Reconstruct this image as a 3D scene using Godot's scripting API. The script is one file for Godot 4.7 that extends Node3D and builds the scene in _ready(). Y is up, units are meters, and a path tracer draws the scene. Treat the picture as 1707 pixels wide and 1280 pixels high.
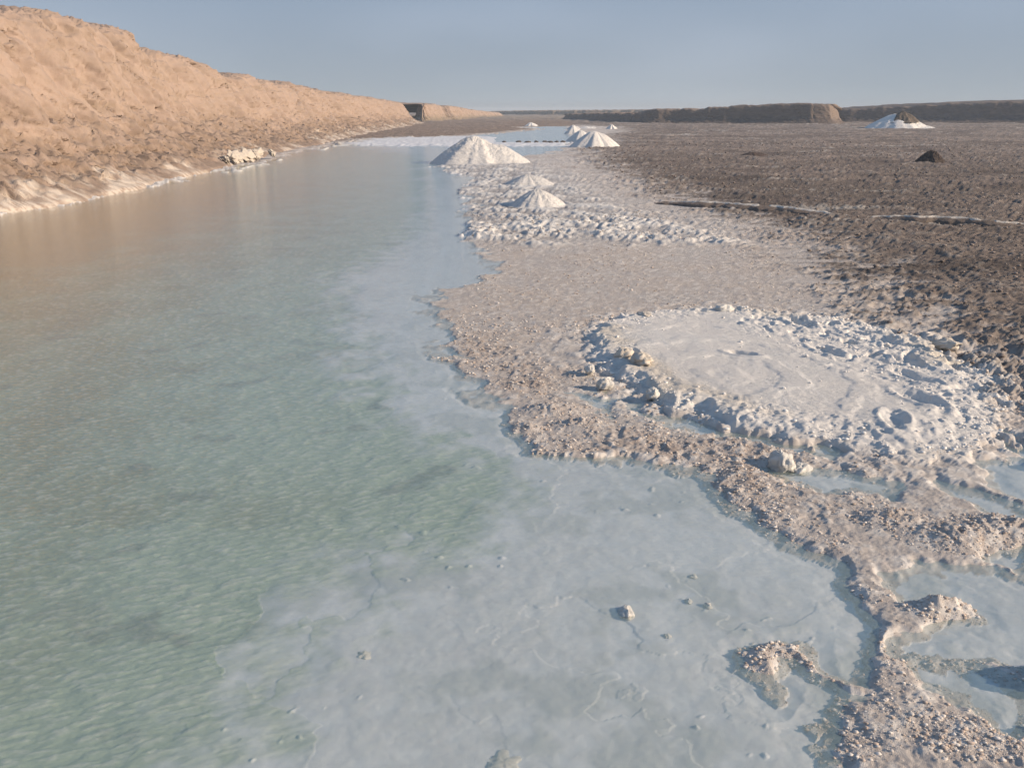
extends Node3D
# A brine channel between eroded banks with harvested salt. World: x right, y up, -z ahead; d below is metres ahead (-z).

var noises := {}
var tab_shelf: PackedFloat32Array
var tab_shore: PackedFloat32Array
var tab_mud: PackedFloat32Array
var tab_left: PackedFloat32Array
var lobes: Array[PackedVector2Array] = []
var pools: Array[PackedVector2Array] = []
var boots: Array[Vector4] = [Vector4(1.53, 5.22, 1.1, 0.055), Vector4(2.12, 5.35, 0.3, 0.075), Vector4(2.62, 5.55, 0.6, 0.11), Vector4(2.0, 4.02, -0.3, 0.07), Vector4(2.30, 4.35, 0.4, 0.085), Vector4(2.45, 4.75, 0.5, 0.08), Vector4(2.55, 5.10, 0.2, 0.07), Vector4(2.2, 6.1, 0.1, 0.09), Vector4(0.83, 5.3, 0.2, 0.03), Vector4(2.72, 4.6, 0.9, 0.07)]
var humps: Array[Vector4] = [Vector4(1.45, 2.39, 0.13, 0.042), Vector4(1.74, 2.88, 0.22, 0.036), Vector4(1.55, 3.02, 0.16, 0.03), Vector4(0.22, 4.32, 0.20, 0.04), Vector4(0.36, 4.10, 0.16, 0.035), Vector4(0.08, 4.05, 0.10, 0.03), Vector4(2.0, 2.95, 0.2, 0.04)]
var lobe_boxes: Array[Rect2] = []
var pool_boxes: Array[Rect2] = []
var ring: PackedVector2Array
var salt_lines: Array[PackedFloat32Array] = []   # x, d, x, d, least d, most d, half width, strength
var grid_d := PackedFloat32Array()
var grid_cols := 0
var grid_p: PackedVector3Array
var grid_c: PackedColorArray
var grid_zone: PackedByteArray
var grain_tex: Texture2D
var grain_tint: Texture2D
var coarse_tex: Texture2D

const QUALITY := 1.0
const WHITE_SALT := Color(0.78, 0.745, 0.70)
const BEIGE := Color(0.56, 0.49, 0.435)
const PINK_GREY := Color(0.54, 0.495, 0.46)
const WET_SALT := Color(0.50, 0.50, 0.50)
const MUD := Color(0.19, 0.153, 0.132)
const MUD_LIGHT := Color(0.30, 0.245, 0.21)


# ------------------------------------------------------------------ helpers

func noise(called: String, freq: float, octaves := 1, kind := FastNoiseLite.TYPE_SIMPLEX, fractal := FastNoiseLite.FRACTAL_FBM, sd := 0) -> FastNoiseLite:
	var n := FastNoiseLite.new()
	n.noise_type = kind
	n.frequency = freq
	n.seed = 11 + noises.size() * 7 + sd
	if octaves > 1:
		n.fractal_type = fractal
		n.fractal_octaves = octaves
	else:
		n.fractal_type = FastNoiseLite.FRACTAL_NONE
	if kind == FastNoiseLite.TYPE_CELLULAR:
		n.cellular_return_type = FastNoiseLite.RETURN_DISTANCE
	noises[called] = n
	return n


func seamless(freq: float, octaves: int, size: int, kind: int, sd: int, lo := 0.0, hi := 1.0) -> ImageTexture:
	var n := FastNoiseLite.new()
	n.noise_type = kind
	n.frequency = freq
	n.seed = sd
	n.fractal_octaves = octaves
	var im := n.get_seamless_image(size, size)
	im.convert(Image.FORMAT_L8)
	if lo > 0.0 or hi < 1.0:
		var b := im.get_data()
		for i in b.size():
			b[i] = int(255.0 * lerpf(lo, hi, b[i] / 255.0))
		im = Image.create_from_data(size, size, false, Image.FORMAT_L8, b)
	return ImageTexture.create_from_image(im)


func table(pts: Array) -> PackedFloat32Array:
	# x as a function of d, sampled evenly in log d from 0.5 to 3000
	var out := PackedFloat32Array()
	out.resize(3001)
	for i in 3001:
		var d := 0.5 * exp(i / 3000.0 * log(6000.0))
		var v: float = pts[0][1]
		if d >= pts[-1][0]:
			v = pts[-1][1]
		else:
			for k in pts.size() - 1:
				if d >= pts[k][0] and d < pts[k + 1][0]:
					v = lerpf(pts[k][1], pts[k + 1][1], (d - pts[k][0]) / (pts[k + 1][0] - pts[k][0]))
					break
		out[i] = v
	return out


func look(t: PackedFloat32Array, d: float) -> float:
	return t[clampi(int(log(d * 2.0) * 344.85), 0, 2999)]


func side(t: PackedFloat32Array, x: float, d: float) -> float:
	# signed distance (about) to the right of a boundary
	var i := clampi(int(log(d * 2.0) * 344.85), 0, 2990)
	var slope := (t[i + 9] - t[i]) / (d * 0.0264)
	return (x - t[i]) / sqrt(1.0 + minf(slope * slope, 12.0))


func poly(points: Array) -> PackedVector2Array:
	var p := PackedVector2Array()
	for k in range(0, points.size(), 2):
		p.append(Vector2(points[k], points[k + 1]))
	return p


func box_of(p: PackedVector2Array, grow: float) -> Rect2:
	var r := Rect2(p[0], Vector2.ZERO)
	for q in p:
		r = r.expand(q)
	return r.grow(grow)


func sd_poly(p: PackedVector2Array, q: Vector2) -> float:
	var best := 1e9
	var inside := false
	var n := p.size()
	var j := n - 1
	for i in n:
		var a := p[j]
		var b := p[i]
		var e := b - a
		var w := q - a
		var r := w - e * clampf(w.dot(e) / e.length_squared(), 0.0, 1.0)
		best = minf(best, r.length_squared())
		if (a.y > q.y) != (b.y > q.y) and q.x < (b.x - a.x) * (q.y - a.y) / (b.y - a.y) + a.x:
			inside = not inside
		j = i
	return -sqrt(best) if inside else sqrt(best)


func n2(called: String, x: float, y: float) -> float:
	return (noises[called] as FastNoiseLite).get_noise_2d(x, y)


func tag(o: Node, label: String, category := "", group := "", kind := "") -> void:
	if label:
		o.set_meta("label", label)
	if category:
		o.set_meta("category", category)
	if group:
		o.set_meta("group", group)
	if kind:
		o.set_meta("kind", kind)


func numbered(called: String) -> String:
	if not has_node(NodePath(called)):
		return called
	var k := 1
	while has_node(NodePath("%s_%03d" % [called, k])):
		k += 1
	return "%s_%03d" % [called, k]


func put_mesh(called: String, m: Mesh, mat: Material, parent: Node = self) -> MeshInstance3D:
	var o := MeshInstance3D.new()
	o.name = numbered(called) if parent == self else called
	o.mesh = m
	o.material_override = mat
	parent.add_child(o, true)
	return o


func grid_normals(p: PackedVector3Array, cols: int, rows: int) -> PackedVector3Array:
	var n := PackedVector3Array()
	n.resize(p.size())
	for j in rows:
		var ja := maxi(j - 1, 0) * cols
		var jb := mini(j + 1, rows - 1) * cols
		for i in cols:
			var r := j * cols
			n[r + i] = (p[r + mini(i + 1, cols - 1)] - p[r + maxi(i - 1, 0)]).cross(p[jb + i] - p[ja + i]).normalized()
	return n


func array_mesh(p: PackedVector3Array, n: PackedVector3Array, c: PackedColorArray, idx: PackedInt32Array) -> ArrayMesh:
	var a := []
	a.resize(Mesh.ARRAY_MAX)
	a[Mesh.ARRAY_VERTEX] = p
	a[Mesh.ARRAY_NORMAL] = n
	if c.size():
		a[Mesh.ARRAY_COLOR] = c
	a[Mesh.ARRAY_INDEX] = idx
	var m := ArrayMesh.new()
	m.add_surface_from_arrays(Mesh.PRIMITIVE_TRIANGLES, a)
	return m


func compact(p: PackedVector3Array, n: PackedVector3Array, c: PackedColorArray, idx: PackedInt32Array) -> ArrayMesh:
	var map := PackedInt32Array()
	map.resize(p.size())
	map.fill(-1)
	var q := PackedVector3Array()
	var m := PackedVector3Array()
	var d := PackedColorArray()
	for k in idx.size():
		var i := idx[k]
		if map[i] < 0:
			map[i] = q.size()
			q.append(p[i])
			m.append(n[i])
			d.append(c[i])
		idx[k] = map[i]
	return array_mesh(q, m, d, idx)


func soil(rough: float, grain: float, coarse: float, scale: float) -> StandardMaterial3D:
	var m := StandardMaterial3D.new()
	m.vertex_color_use_as_albedo = true
	m.roughness = rough
	m.metallic_specular = 0.3
	m.uv1_triplanar = true
	m.uv1_world_triplanar = true
	m.uv1_scale = Vector3.ONE * scale
	m.albedo_texture = grain_tint
	m.heightmap_enabled = grain > 0.0
	m.heightmap_texture = grain_tex if coarse == 0.0 else coarse_tex
	m.heightmap_scale = grain
	return m


# ------------------------------------------------------------------ the ground

func ground(x: float, d: float) -> Color:
	# r, g, b linear base colour; a height; r also carries 10 * zone (0 bed under water, 1 salt crust, 2 mud)
	var far := smoothstep(6.0, 22.0, d)
	var near := 1.0 - smoothstep(4.0, 9.0, d)
	var a := n2("w1", x, d)
	var b := n2("w1", x + 31.0, d - 17.0)
	var wob := 1.0 + 1.8 * smoothstep(3.7, 4.6, d)
	var wx := x + 0.06 * a * wob + far * 0.45 * n2("w0", x, d)
	var wd := maxf(d + 0.07 * b * wob + far * 1.2 * n2("w0", x + 57.0, d), 0.6)
	var f1 := n2("w2", x, d)
	wx += 0.016 * f1
	wd += 0.022 * n2("w2", x - 9.0, d + 5.0)
	var shore := side(tab_shore, wx, wd)
	var left := look(tab_left, wd) - wx
	var land := maxf(shore, left)
	var q := Vector2(wx, wd)
	if d < 6.0 and x > 0.2:
		for k in lobes.size():
			if lobe_boxes[k].has_point(q):
				land = maxf(land, -sd_poly(lobes[k], q))
		for k in pools.size():
			if pool_boxes[k].has_point(q):
				land = minf(land, sd_poly(pools[k], q))
	var deep := -side(tab_shelf, wx + 0.10 * a, wd)
	var fb := n2("fb3", x, d)
	var med := n2("med", x, d)
	var col: Color
	var h: float
	if land < 0.0:
		# bed: a shelf of salt plates just under the surface, then the deeper channel
		var plate := n2("plate", x + 0.022 * f1 + 0.12 * a, d + 0.03 * med + 0.12 * b)
		var edgy := deep + 0.14 * plate * near + 0.12 * med + 0.05 * f1 * near + 0.15 * n2("w1", x * 1.4 + 5.0, d * 1.4) * near
		var t := smoothstep(-0.03, 0.40 + 0.03 * d, edgy)
		var sunk := smoothstep(-0.1, 2.6, deep)
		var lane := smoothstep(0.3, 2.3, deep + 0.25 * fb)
		var plates := 1.0 - smoothstep(0.1, 0.9, deep + 0.15 * a)
		h = -0.0095 + 0.0012 * plate * plates + 0.0022 * med + 0.0025 * a * plates + 0.0012 * near * n2("cell3", x, d) - 0.05 * sunk - 0.010 * smoothstep(-0.1, 0.7, deep + 0.1 * med)
		h += 0.006 * smoothstep(0.70, 0.9, n2("nub", x, d)) * plates * smoothstep(0.25, 0.4, n2("w1", x * 0.5 + 70.0, d * 0.5)) * near
		h -= 0.008 * smoothstep(-0.10, 0.0, land) * near
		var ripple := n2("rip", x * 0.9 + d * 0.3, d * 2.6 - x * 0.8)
		h += 0.0032 * t * ripple * (1.0 - far)
		if d > 39.0 and d < 56.0 and left < 0.0:
			var bar := smoothstep(39.5, 43.0, d + 1.5 * a) * (1.0 - smoothstep(-1.8, -0.8, wx) * smoothstep(44.0, 46.0, d))
			h += 0.05 * bar + 0.02 * med * bar
		col = Color(0.70, 0.705, 0.72).lerp(Color(0.62, 0.615, 0.625), clampf(0.5 + 0.7 * fb + 0.6 * med + 0.3 * f1, 0.0, 1.0))
		col = col.lerp(Color(0.72, 0.715, 0.71), smoothstep(0.25, 0.6, med + 0.4 * a) * plates * 0.6)
		col = col.lerp(Color(0.47, 0.485, 0.48), smoothstep(0.1, 0.5, n2("w1", x * 0.6, d * 0.6 + 30.0) + 0.3 * med) * near * 0.6)
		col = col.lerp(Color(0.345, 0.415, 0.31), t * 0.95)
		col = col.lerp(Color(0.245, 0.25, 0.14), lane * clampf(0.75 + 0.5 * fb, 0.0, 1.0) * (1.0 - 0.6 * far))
		var caustic_fleck := smoothstep(0.05, 0.70, ripple + 0.3 * med)
		col = col.lerp(Color(0.66, 0.65, 0.57), caustic_fleck * t * (1.0 - far) * 0.5)  # pale flecks: white crystals plus wave light painted into the bed colour
		var murk := smoothstep(0.42, 0.7, n2("w0", x * 1.6 + 9.0, d * 1.6) + 0.25 * med) * t
		col = col.lerp(Color(0.19, 0.17, 0.12), murk * 0.3)
		var blotch := smoothstep(0.62, 0.84, n2("blot", x * 0.9, d * 1.3) + 0.2 * med) * t * (1.0 - smoothstep(14.0, 26.0, d))
		col = col.lerp(Color(0.085, 0.085, 0.075), blotch * 0.42)
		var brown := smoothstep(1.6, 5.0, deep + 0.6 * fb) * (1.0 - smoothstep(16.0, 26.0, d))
		col = col.lerp(Color(0.36, 0.195, 0.055), brown * 0.9)  # brown mud, with the bank's warm reflection painted into the bed colour
		if left > -1.0:
			col = col.lerp(Color(0.34, 0.25, 0.16), smoothstep(-1.0, -0.1, left + 0.3 * fb) * 0.7)
			h += 0.06 * smoothstep(-0.35, 0.0, left)
			if d > 23.0 and d < 48.0:
				var foam := smoothstep(-0.55, -0.40, left + 0.15 * a) * (1.0 - smoothstep(-0.25, -0.10, left + 0.15 * a)) * smoothstep(-0.25, 0.1, n2("w0", 7.0, d * 0.6))
				h = lerpf(h, 0.02 + 0.01 * f1, foam)
				col = col.lerp(Color(0.70, 0.66, 0.60), foam)
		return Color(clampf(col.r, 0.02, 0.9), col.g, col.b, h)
	var mud := side(tab_mud, wx + 0.35 * fb + 0.15 * a, wd + 0.3 * a)
	var lip := smoothstep(0.0, 0.085 + 0.004 * d, land)
	var rough := clampf(0.35 + 0.9 * n2("w0", x * 1.7, d * 1.7 + 40.0) + 0.5 * (1.0 - smoothstep(0.0, 0.6, absf(d - 3.5) - 0.9)), 0.0, 1.0)
	rough *= 0.35 + 0.65 * smoothstep(0.05, 0.5, land + 0.2 * fb)
	rough *= 1.0 - 0.75 * smoothstep(5.4, 6.6, d) * (1.0 - smoothstep(9.6, 10.6, d))
	var bump := 0.0
	if d < 4.8:
		for e in humps:
			var u := Vector2(x - e.x, (d - e.y) * 1.6).length() / e.z
			if u < 1.3:
				var v := smoothstep(1.2, 0.0, u + 0.2 * med + 0.1 * f1)
				bump += e.w * v
				rough = maxf(rough, v * 0.8)
	var cell := n2("cell1", x, d)
	var cell2 := n2("cell2", x, d)
	h = -0.014 + lerpf(0.028, 0.018, smoothstep(3.5, 4.2, d)) * lip + 0.018 * smoothstep(0.0, 1.2, land) + 0.006 * fb
	h += lip * rough * (0.013 * maxf(0.0, n2("ridge", x, d) + 0.1) + 0.007 * med + 0.008 * near * (cell + 0.7))
	h += bump * (1.0 + 0.25 * f1 + 0.35 * (cell + 0.5))
	h += lip * 0.004 * (cell2 + 0.6) + 0.004 * lip * med
	col = PINK_GREY.lerp(BEIGE, clampf(0.5 + 0.8 * fb, 0.0, 1.0))
	col = col.lerp(Color(0.36, 0.285, 0.24), clampf(rough * (0.35 - 0.8 * cell2 + 0.6 * med + 0.5 * fb) - 0.25, 0.0, 0.75))
	col = col.lerp(WHITE_SALT, clampf((f1 + med) * 0.9 - 0.15, 0.0, 0.55))
	# the white raked ground about the middle heaps
	var band := smoothstep(10.1, 10.9, wd + 0.5 * fb) * (1.0 - smoothstep(24.0, 31.0, wd))
	if band > 0.0:
		var edge := 1.0 - smoothstep(1.5, 3.6, shore - 0.5 * fb - 0.9 * (1.0 - smoothstep(11.0, 15.0, d)))
		var lumpy := smoothstep(10.1, 10.7, wd + 0.3 * fb) * (1.0 - smoothstep(12.3, 13.4, wd + 0.5 * fb))
		var patchy := clampf(0.50 + 1.3 * fb + 0.9 * med + 0.3 * lumpy + 0.4 * f1, 0.0, 1.0)
		col = col.lerp(Color(0.40, 0.38, 0.37), band * edge * 0.8)
		col = col.lerp(WHITE_SALT * 0.94, band * edge * patchy)
		h += band * edge * (0.020 * maxf(0.0, med + 0.2 + fb) * (0.6 + 0.7 * lumpy) + 0.02 * patchy)
		var litter := smoothstep(0.35, 0.6, med - 0.4 * fb) * (1.0 - lumpy * 0.5)
		col = col.lerp(Color(0.22, 0.19, 0.175), litter * band * edge * 0.6)
		h -= litter * band * edge * 0.015
	var rim := smoothstep(0.25, 0.0, land) * smoothstep(0.0, 0.3, f1 + 0.2)
	col = col.lerp(WHITE_SALT, rim * 0.4)
	var zone := 1.0
	# mud flat
	var dust := n2("med", x * 0.22, d * 0.7)
	var m := smoothstep(-0.55, 1.1 + 0.02 * d, mud + 0.9 * dust + 0.35 * med * (1.0 + far) + 0.3 * f1)
	if left > 0.0:
		m = maxf(m, smoothstep(0.1, 1.4, left + 0.4 * fb))
	if m > 0.0:
		var clod := n2("clod", x * 0.55, d)
		var broad := n2("broad", x, d)
		h += m * 0.015 + m * ((0.008 + 0.004 * far) * (clod + 0.75) * (1.0 + 0.4 * far) + 0.015 * med + 0.022 * fb * (1.0 + far) + 0.05 * broad)
		var mc := MUD.lerp(MUD_LIGHT, clampf(0.42 + 0.7 * broad + 0.55 * clod + 0.5 * med + 0.45 * dust + 0.3 * smoothstep(16.0, 40.0, d) , 0.0, 1.0))
		mc = mc.lerp(Color(0.44, 0.40, 0.36), clampf((med + fb + 0.5 * f1) * 1.5 - 0.55 - 0.5 * smoothstep(0.5, 4.0, mud), 0.0, 0.55))
		mc = mc.lerp(Color(0.085, 0.068, 0.060), smoothstep(0.25, 0.6, n2("w0", x * 0.35 + 80.0, d * 0.8)) * 0.5)
		if d > 9.0:
			# thin salt streaks lying across the flat
			var st := n2("streak", x * 0.22, d)
			mc = mc.lerp(Color(0.56, 0.52, 0.47), smoothstep(0.60, 0.74, st + 0.2 * med) * 0.6 * (1.0 - smoothstep(95.0, 130.0, d)))
		for e in salt_lines:
			if d > e[4] and d < e[5]:
				var w := sd_seg(q, Vector2(e[0], e[1]), Vector2(e[2], e[3])) / (e[6] * (1.0 + 0.8 * f1))
				mc = mc.lerp(Color(0.60, 0.55, 0.49), (1.0 - smoothstep(0.4, 1.2, w)) * clampf(0.6 + 1.0 * med, 0.0, 1.0) * e[7])
		if left > 0.0:
			mc = mc.lerp(Color(0.27, 0.20, 0.155), 0.75)
		mc = mc.lerp(Color(0.30, 0.245, 0.20), smoothstep(115.0, 200.0, d) * 0.8)
		col = col.lerp(mc, m)
		h += 0.3 * broad * smoothstep(60.0, 200.0, d)
		h = lerpf(h, maxf(h, 0.012), smoothstep(0.3, 0.6, m))
		if m > 0.5:
			zone = 2.0
	if d > 56.0 and left < 0.0 and d < 100.0:
		col = col.lerp(Color(0.55, 0.52, 0.48), (1.0 - smoothstep(0.0, 2.5, land)) * 0.7)
	# the ground dips a little under the trodden salt floor
	if d < 7.5 and d > 3.0 and x > 0.2 and x < 3.5:
		var sd := sd_poly(ring, q)
		h -= 0.03 * (1.0 - smoothstep(-0.12, 0.0, sd))
		var spill := (1.0 - smoothstep(0.0, 0.45, sd)) * clampf(0.5 + 1.2 * med + 0.5 * f1, 0.0, 1.0)
		col = col.lerp(WHITE_SALT, spill * 0.75)
		h += spill * 0.012
	return Color(clampf(col.r, 0.02, 0.9) + 10.0 * zone, col.g, col.b, h)


func ground_row(j: int) -> void:
	var d := grid_d[j]
	for i in grid_cols:
		var s := (i / float(grid_cols - 1) - 0.5) * 1.7
		var x := s * (d + 0.5)
		var k := ground(x, d)
		var zone := int(k.r / 10.0)
		grid_p[j * grid_cols + i] = Vector3(x, k.a, -d)
		grid_c[j * grid_cols + i] = Color(k.r - 10.0 * zone, k.g, k.b)
		grid_zone[j * grid_cols + i] = zone


func build_ground() -> void:
	var d := 0.95
	while d < 1600.0:
		grid_d.append(d)
		d += minf((d * d + 2.56) / (1.6 * 823.0) * 1.05, 0.016 * d + 0.006 * maxf(0.0, d - 60.0)) / QUALITY
	grid_cols = int(1000 * QUALITY)
	var rows := grid_d.size()
	grid_p.resize(rows * grid_cols)
	grid_c.resize(rows * grid_cols)
	grid_zone.resize(rows * grid_cols)
	for j in rows:
		ground_row(j)
	var nrm := grid_normals(grid_p, grid_cols, rows)
	var idx: Array[PackedInt32Array] = [PackedInt32Array(), PackedInt32Array(), PackedInt32Array()]
	for j in rows - 1:
		for i in grid_cols - 1:
			var a := j * grid_cols + i
			var f := a + grid_cols
			var z := grid_zone[a]
			idx[z].append_array(PackedInt32Array([a, f, f + 1, a, f + 1, a + 1]))
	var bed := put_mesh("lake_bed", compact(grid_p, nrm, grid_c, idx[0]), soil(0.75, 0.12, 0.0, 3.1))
	tag(bed, "pale salt and silt bed lying under the shallow green brine", "", "", "structure")
	var crust := put_mesh("salt_crust", compact(grid_p, nrm, grid_c, idx[1]), soil(0.9, 0.5, 0.0, 3.1))
	tag(crust, "beige granular salt crust along the right shore of the brine", "", "", "structure")
	var mud := put_mesh("mud_flat", compact(grid_p, nrm, grid_c, idx[2]), soil(0.95, 1.2, 0.0, 2.3))
	tag(mud, "dark brown cloddy mud flat reaching to the far bluffs", "", "", "structure")


func build_water() -> void:
	var m := StandardMaterial3D.new()
	m.transparency = BaseMaterial3D.TRANSPARENCY_ALPHA
	m.albedo_color = Color(0.63, 0.70, 0.655, 0.23)
	m.roughness = 0.11
	m.metallic_specular = 0.5
	m.uv1_triplanar = true
	m.uv1_world_triplanar = true
	m.uv1_scale = Vector3(0.55, 0.55, 0.95)
	m.heightmap_enabled = true
	m.heightmap_texture = seamless(0.034, 3, 1024, FastNoiseLite.TYPE_SIMPLEX_SMOOTH, 91)
	m.heightmap_scale = 0.26
	var p := PackedVector3Array([Vector3(-14, 0, -0.5), Vector3(9, 0, -0.5), Vector3(-14, 0, -110), Vector3(9, 0, -110)])
	var up := PackedVector3Array([Vector3.UP, Vector3.UP, Vector3.UP, Vector3.UP])
	var o := put_mesh("water", array_mesh(p, up, PackedColorArray(), PackedInt32Array([0, 2, 3, 0, 3, 1])), m)
	tag(o, "shallow blue green brine filling the channel beside the salt crust", "", "", "structure")


# ------------------------------------------------------------------ bluffs

func bluff(called: String, label: String, path: Array, heights: Array, step: float, rows: int, back: Vector2, tint: Color, foot: Color, run: float, salty: float, rugged := 1.0) -> void:
	# path: base points (x, d), walked with the high ground on the left hand; heights: [distance along, top height]
	var curve := PackedVector2Array()
	var along := PackedFloat32Array()
	var total := 0.0
	for k in path.size() - 1:
		var p0: Vector2 = path[maxi(k - 1, 0)]
		var p1: Vector2 = path[k]
		var p2: Vector2 = path[k + 1]
		var p3: Vector2 = path[mini(k + 2, path.size() - 1)]
		var len := p1.distance_to(p2)
		var st := step * clampf((p1.y + p2.y) * 0.5 / 20.0, 0.7, 4.0)
		var count := maxi(2, int(len / st))
		for i in count:
			curve.append(p1.cubic_interpolate(p2, p0, p3, i / float(count)))
			along.append(total + len * i / count)
		total += len
	var cols := curve.size()
	# a profile from the foot to the rim and over the plateau: [setback, share of the height]
	var prof := [[-0.14, -0.12], [-0.05, -0.03], [0.0, 0.02], [0.26, 0.13], [0.48, 0.25], [0.64, 0.40], [0.74, 0.60], [0.83, 0.80], [0.93, 0.94], [1.04, 0.985], [1.2, 1.0], [2.4, 1.02], [9.0, 1.06], [30.0, 1.09]]
	var pts := PackedVector3Array()
	var cc := PackedColorArray()
	pts.resize(cols * rows)
	cc.resize(cols * rows)
	for i in cols:
		var t := (curve[mini(i + (14 if rugged > 0.5 else 30), cols - 1)] - curve[maxi(i - (14 if rugged > 0.5 else 30), 0)]).normalized()
		var inward := Vector2(-t.y, t.x)
		var top: float = heights[-1][1]
		for k in heights.size() - 1:
			if along[i] >= heights[k][0] and along[i] < heights[k + 1][0]:
				top = lerpf(heights[k][1], heights[k + 1][1], (along[i] - heights[k][0]) / (heights[k + 1][0] - heights[k][0]))
				break
		var s := along[i]
		top += 0.16 * n2("b2", s * 0.35, 3.0) + 0.07 * n2("b2", s * 2.0, 8.0)
		var bulge := 0.8 * n2("b2", s * 0.16, 60.0) + 0.45 * n2("b2", s * 0.5, 90.0)
		for j in rows:
			var v := j / float(rows - 1)
			v = v * 0.90 if v < 0.90 else 0.81 + (v - 0.90) * 1.9
			var f := v * (prof.size() - 1)
			var k0 := mini(int(f), prof.size() - 2)
			var o: float = lerpf(prof[k0][0], prof[k0 + 1][0], f - k0) * run
			var y: float = lerpf(prof[k0][1], prof[k0 + 1][1], f - k0) * top
			var face := smoothstep(0.0, 0.12, y / top) * (1.0 - smoothstep(0.95, 1.01, y / top))
			var ss := s + 0.55 * y
			var flute := n2("b1", ss * 0.9, y * 0.30)
			var fine := n2("b3", s * 1.4 + 0.6 * y, y)
			var ledge := n2("b4", s * 0.35, y * 1.6)
			var crag := n2("b5", ss * 1.2, y * 0.9)
			var crack := smoothstep(0.62, 0.92, n2("b6", ss * 1.3 + 3.0, y * 0.55)) * smoothstep(-0.1, 0.35, n2("b2", s * 0.45 + 15.0, y * 0.8))
			var chip := smoothstep(0.30, 0.55, n2("b7", ss, y * 0.75))
			o += bulge * rugged * (0.25 + 0.75 * smoothstep(0.05, 0.4, y / top)) * minf(1.0, run / 2.5)
			var rag := 1.7 - 1.0 * smoothstep(0.2, 0.55, y / top + 0.15 * ledge)
			o += face * rugged * (0.15 * flute + 0.028 * fine * rag + 0.07 * rag * smoothstep(0.15, 0.4, ledge) + 0.08 * rag * smoothstep(0.35, 0.8, crag) + 0.26 * crack + 0.04 * chip * rag)
			y += face * rugged * (0.03 * n2("b3", s * 1.1 + 40.0, y * 1.2) - 0.05 * smoothstep(0.1, 0.4, ledge))
			y += 0.05 * n2("b3", s, o * 1.3 + 20.0) * smoothstep(0.9, 1.0, y / top)
			if y / top < 0.45 and y > -0.05:
				y += 0.09 * n2("med", s * 0.6, o * 0.6) * smoothstep(0.0, 0.1, y / top)
			var dir := inward
			if o > run * 1.1:
				dir = inward.lerp(back, smoothstep(run * 1.1, run * 3.0, o)).normalized()
			var p := curve[i] + dir * o
			pts[j * cols + i] = Vector3(p.x, y, -p.y)
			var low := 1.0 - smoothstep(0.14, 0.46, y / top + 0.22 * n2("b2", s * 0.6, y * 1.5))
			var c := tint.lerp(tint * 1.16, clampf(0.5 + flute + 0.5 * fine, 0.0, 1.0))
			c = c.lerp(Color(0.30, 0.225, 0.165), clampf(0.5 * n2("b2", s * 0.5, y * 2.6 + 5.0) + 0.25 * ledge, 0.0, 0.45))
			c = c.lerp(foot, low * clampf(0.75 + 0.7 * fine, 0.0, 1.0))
			if salty > 0.0:
				var white := (1.0 - smoothstep(0.05, 0.42, y + 0.34 * n2("b2", s * 0.9, o * 1.2 + 33.0) - 0.25 * n2("b2", s * 0.25, 12.0) + 0.08 * fine)) * clampf(0.75 + 1.2 * fine, 0.0, 1.0)
				c = c.lerp(Color(0.62, 0.54, 0.46), white * salty * smoothstep(-0.25, 0.25, n2("b2", s * 0.33, 71.0) + 0.15))
			cc[j * cols + i] = c
	var nrm := grid_normals(pts, cols, rows)
	for k in nrm.size():
		nrm[k] = -nrm[k]
	var idx := PackedInt32Array()
	for j in rows - 1:
		for i in cols - 1:
			var a := j * cols + i
			idx.append_array(PackedInt32Array([a, a + cols + 1, a + cols, a, a + 1, a + cols + 1]))
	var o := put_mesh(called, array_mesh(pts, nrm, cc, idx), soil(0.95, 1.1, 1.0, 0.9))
	tag(o, label, "", "", "structure")


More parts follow.
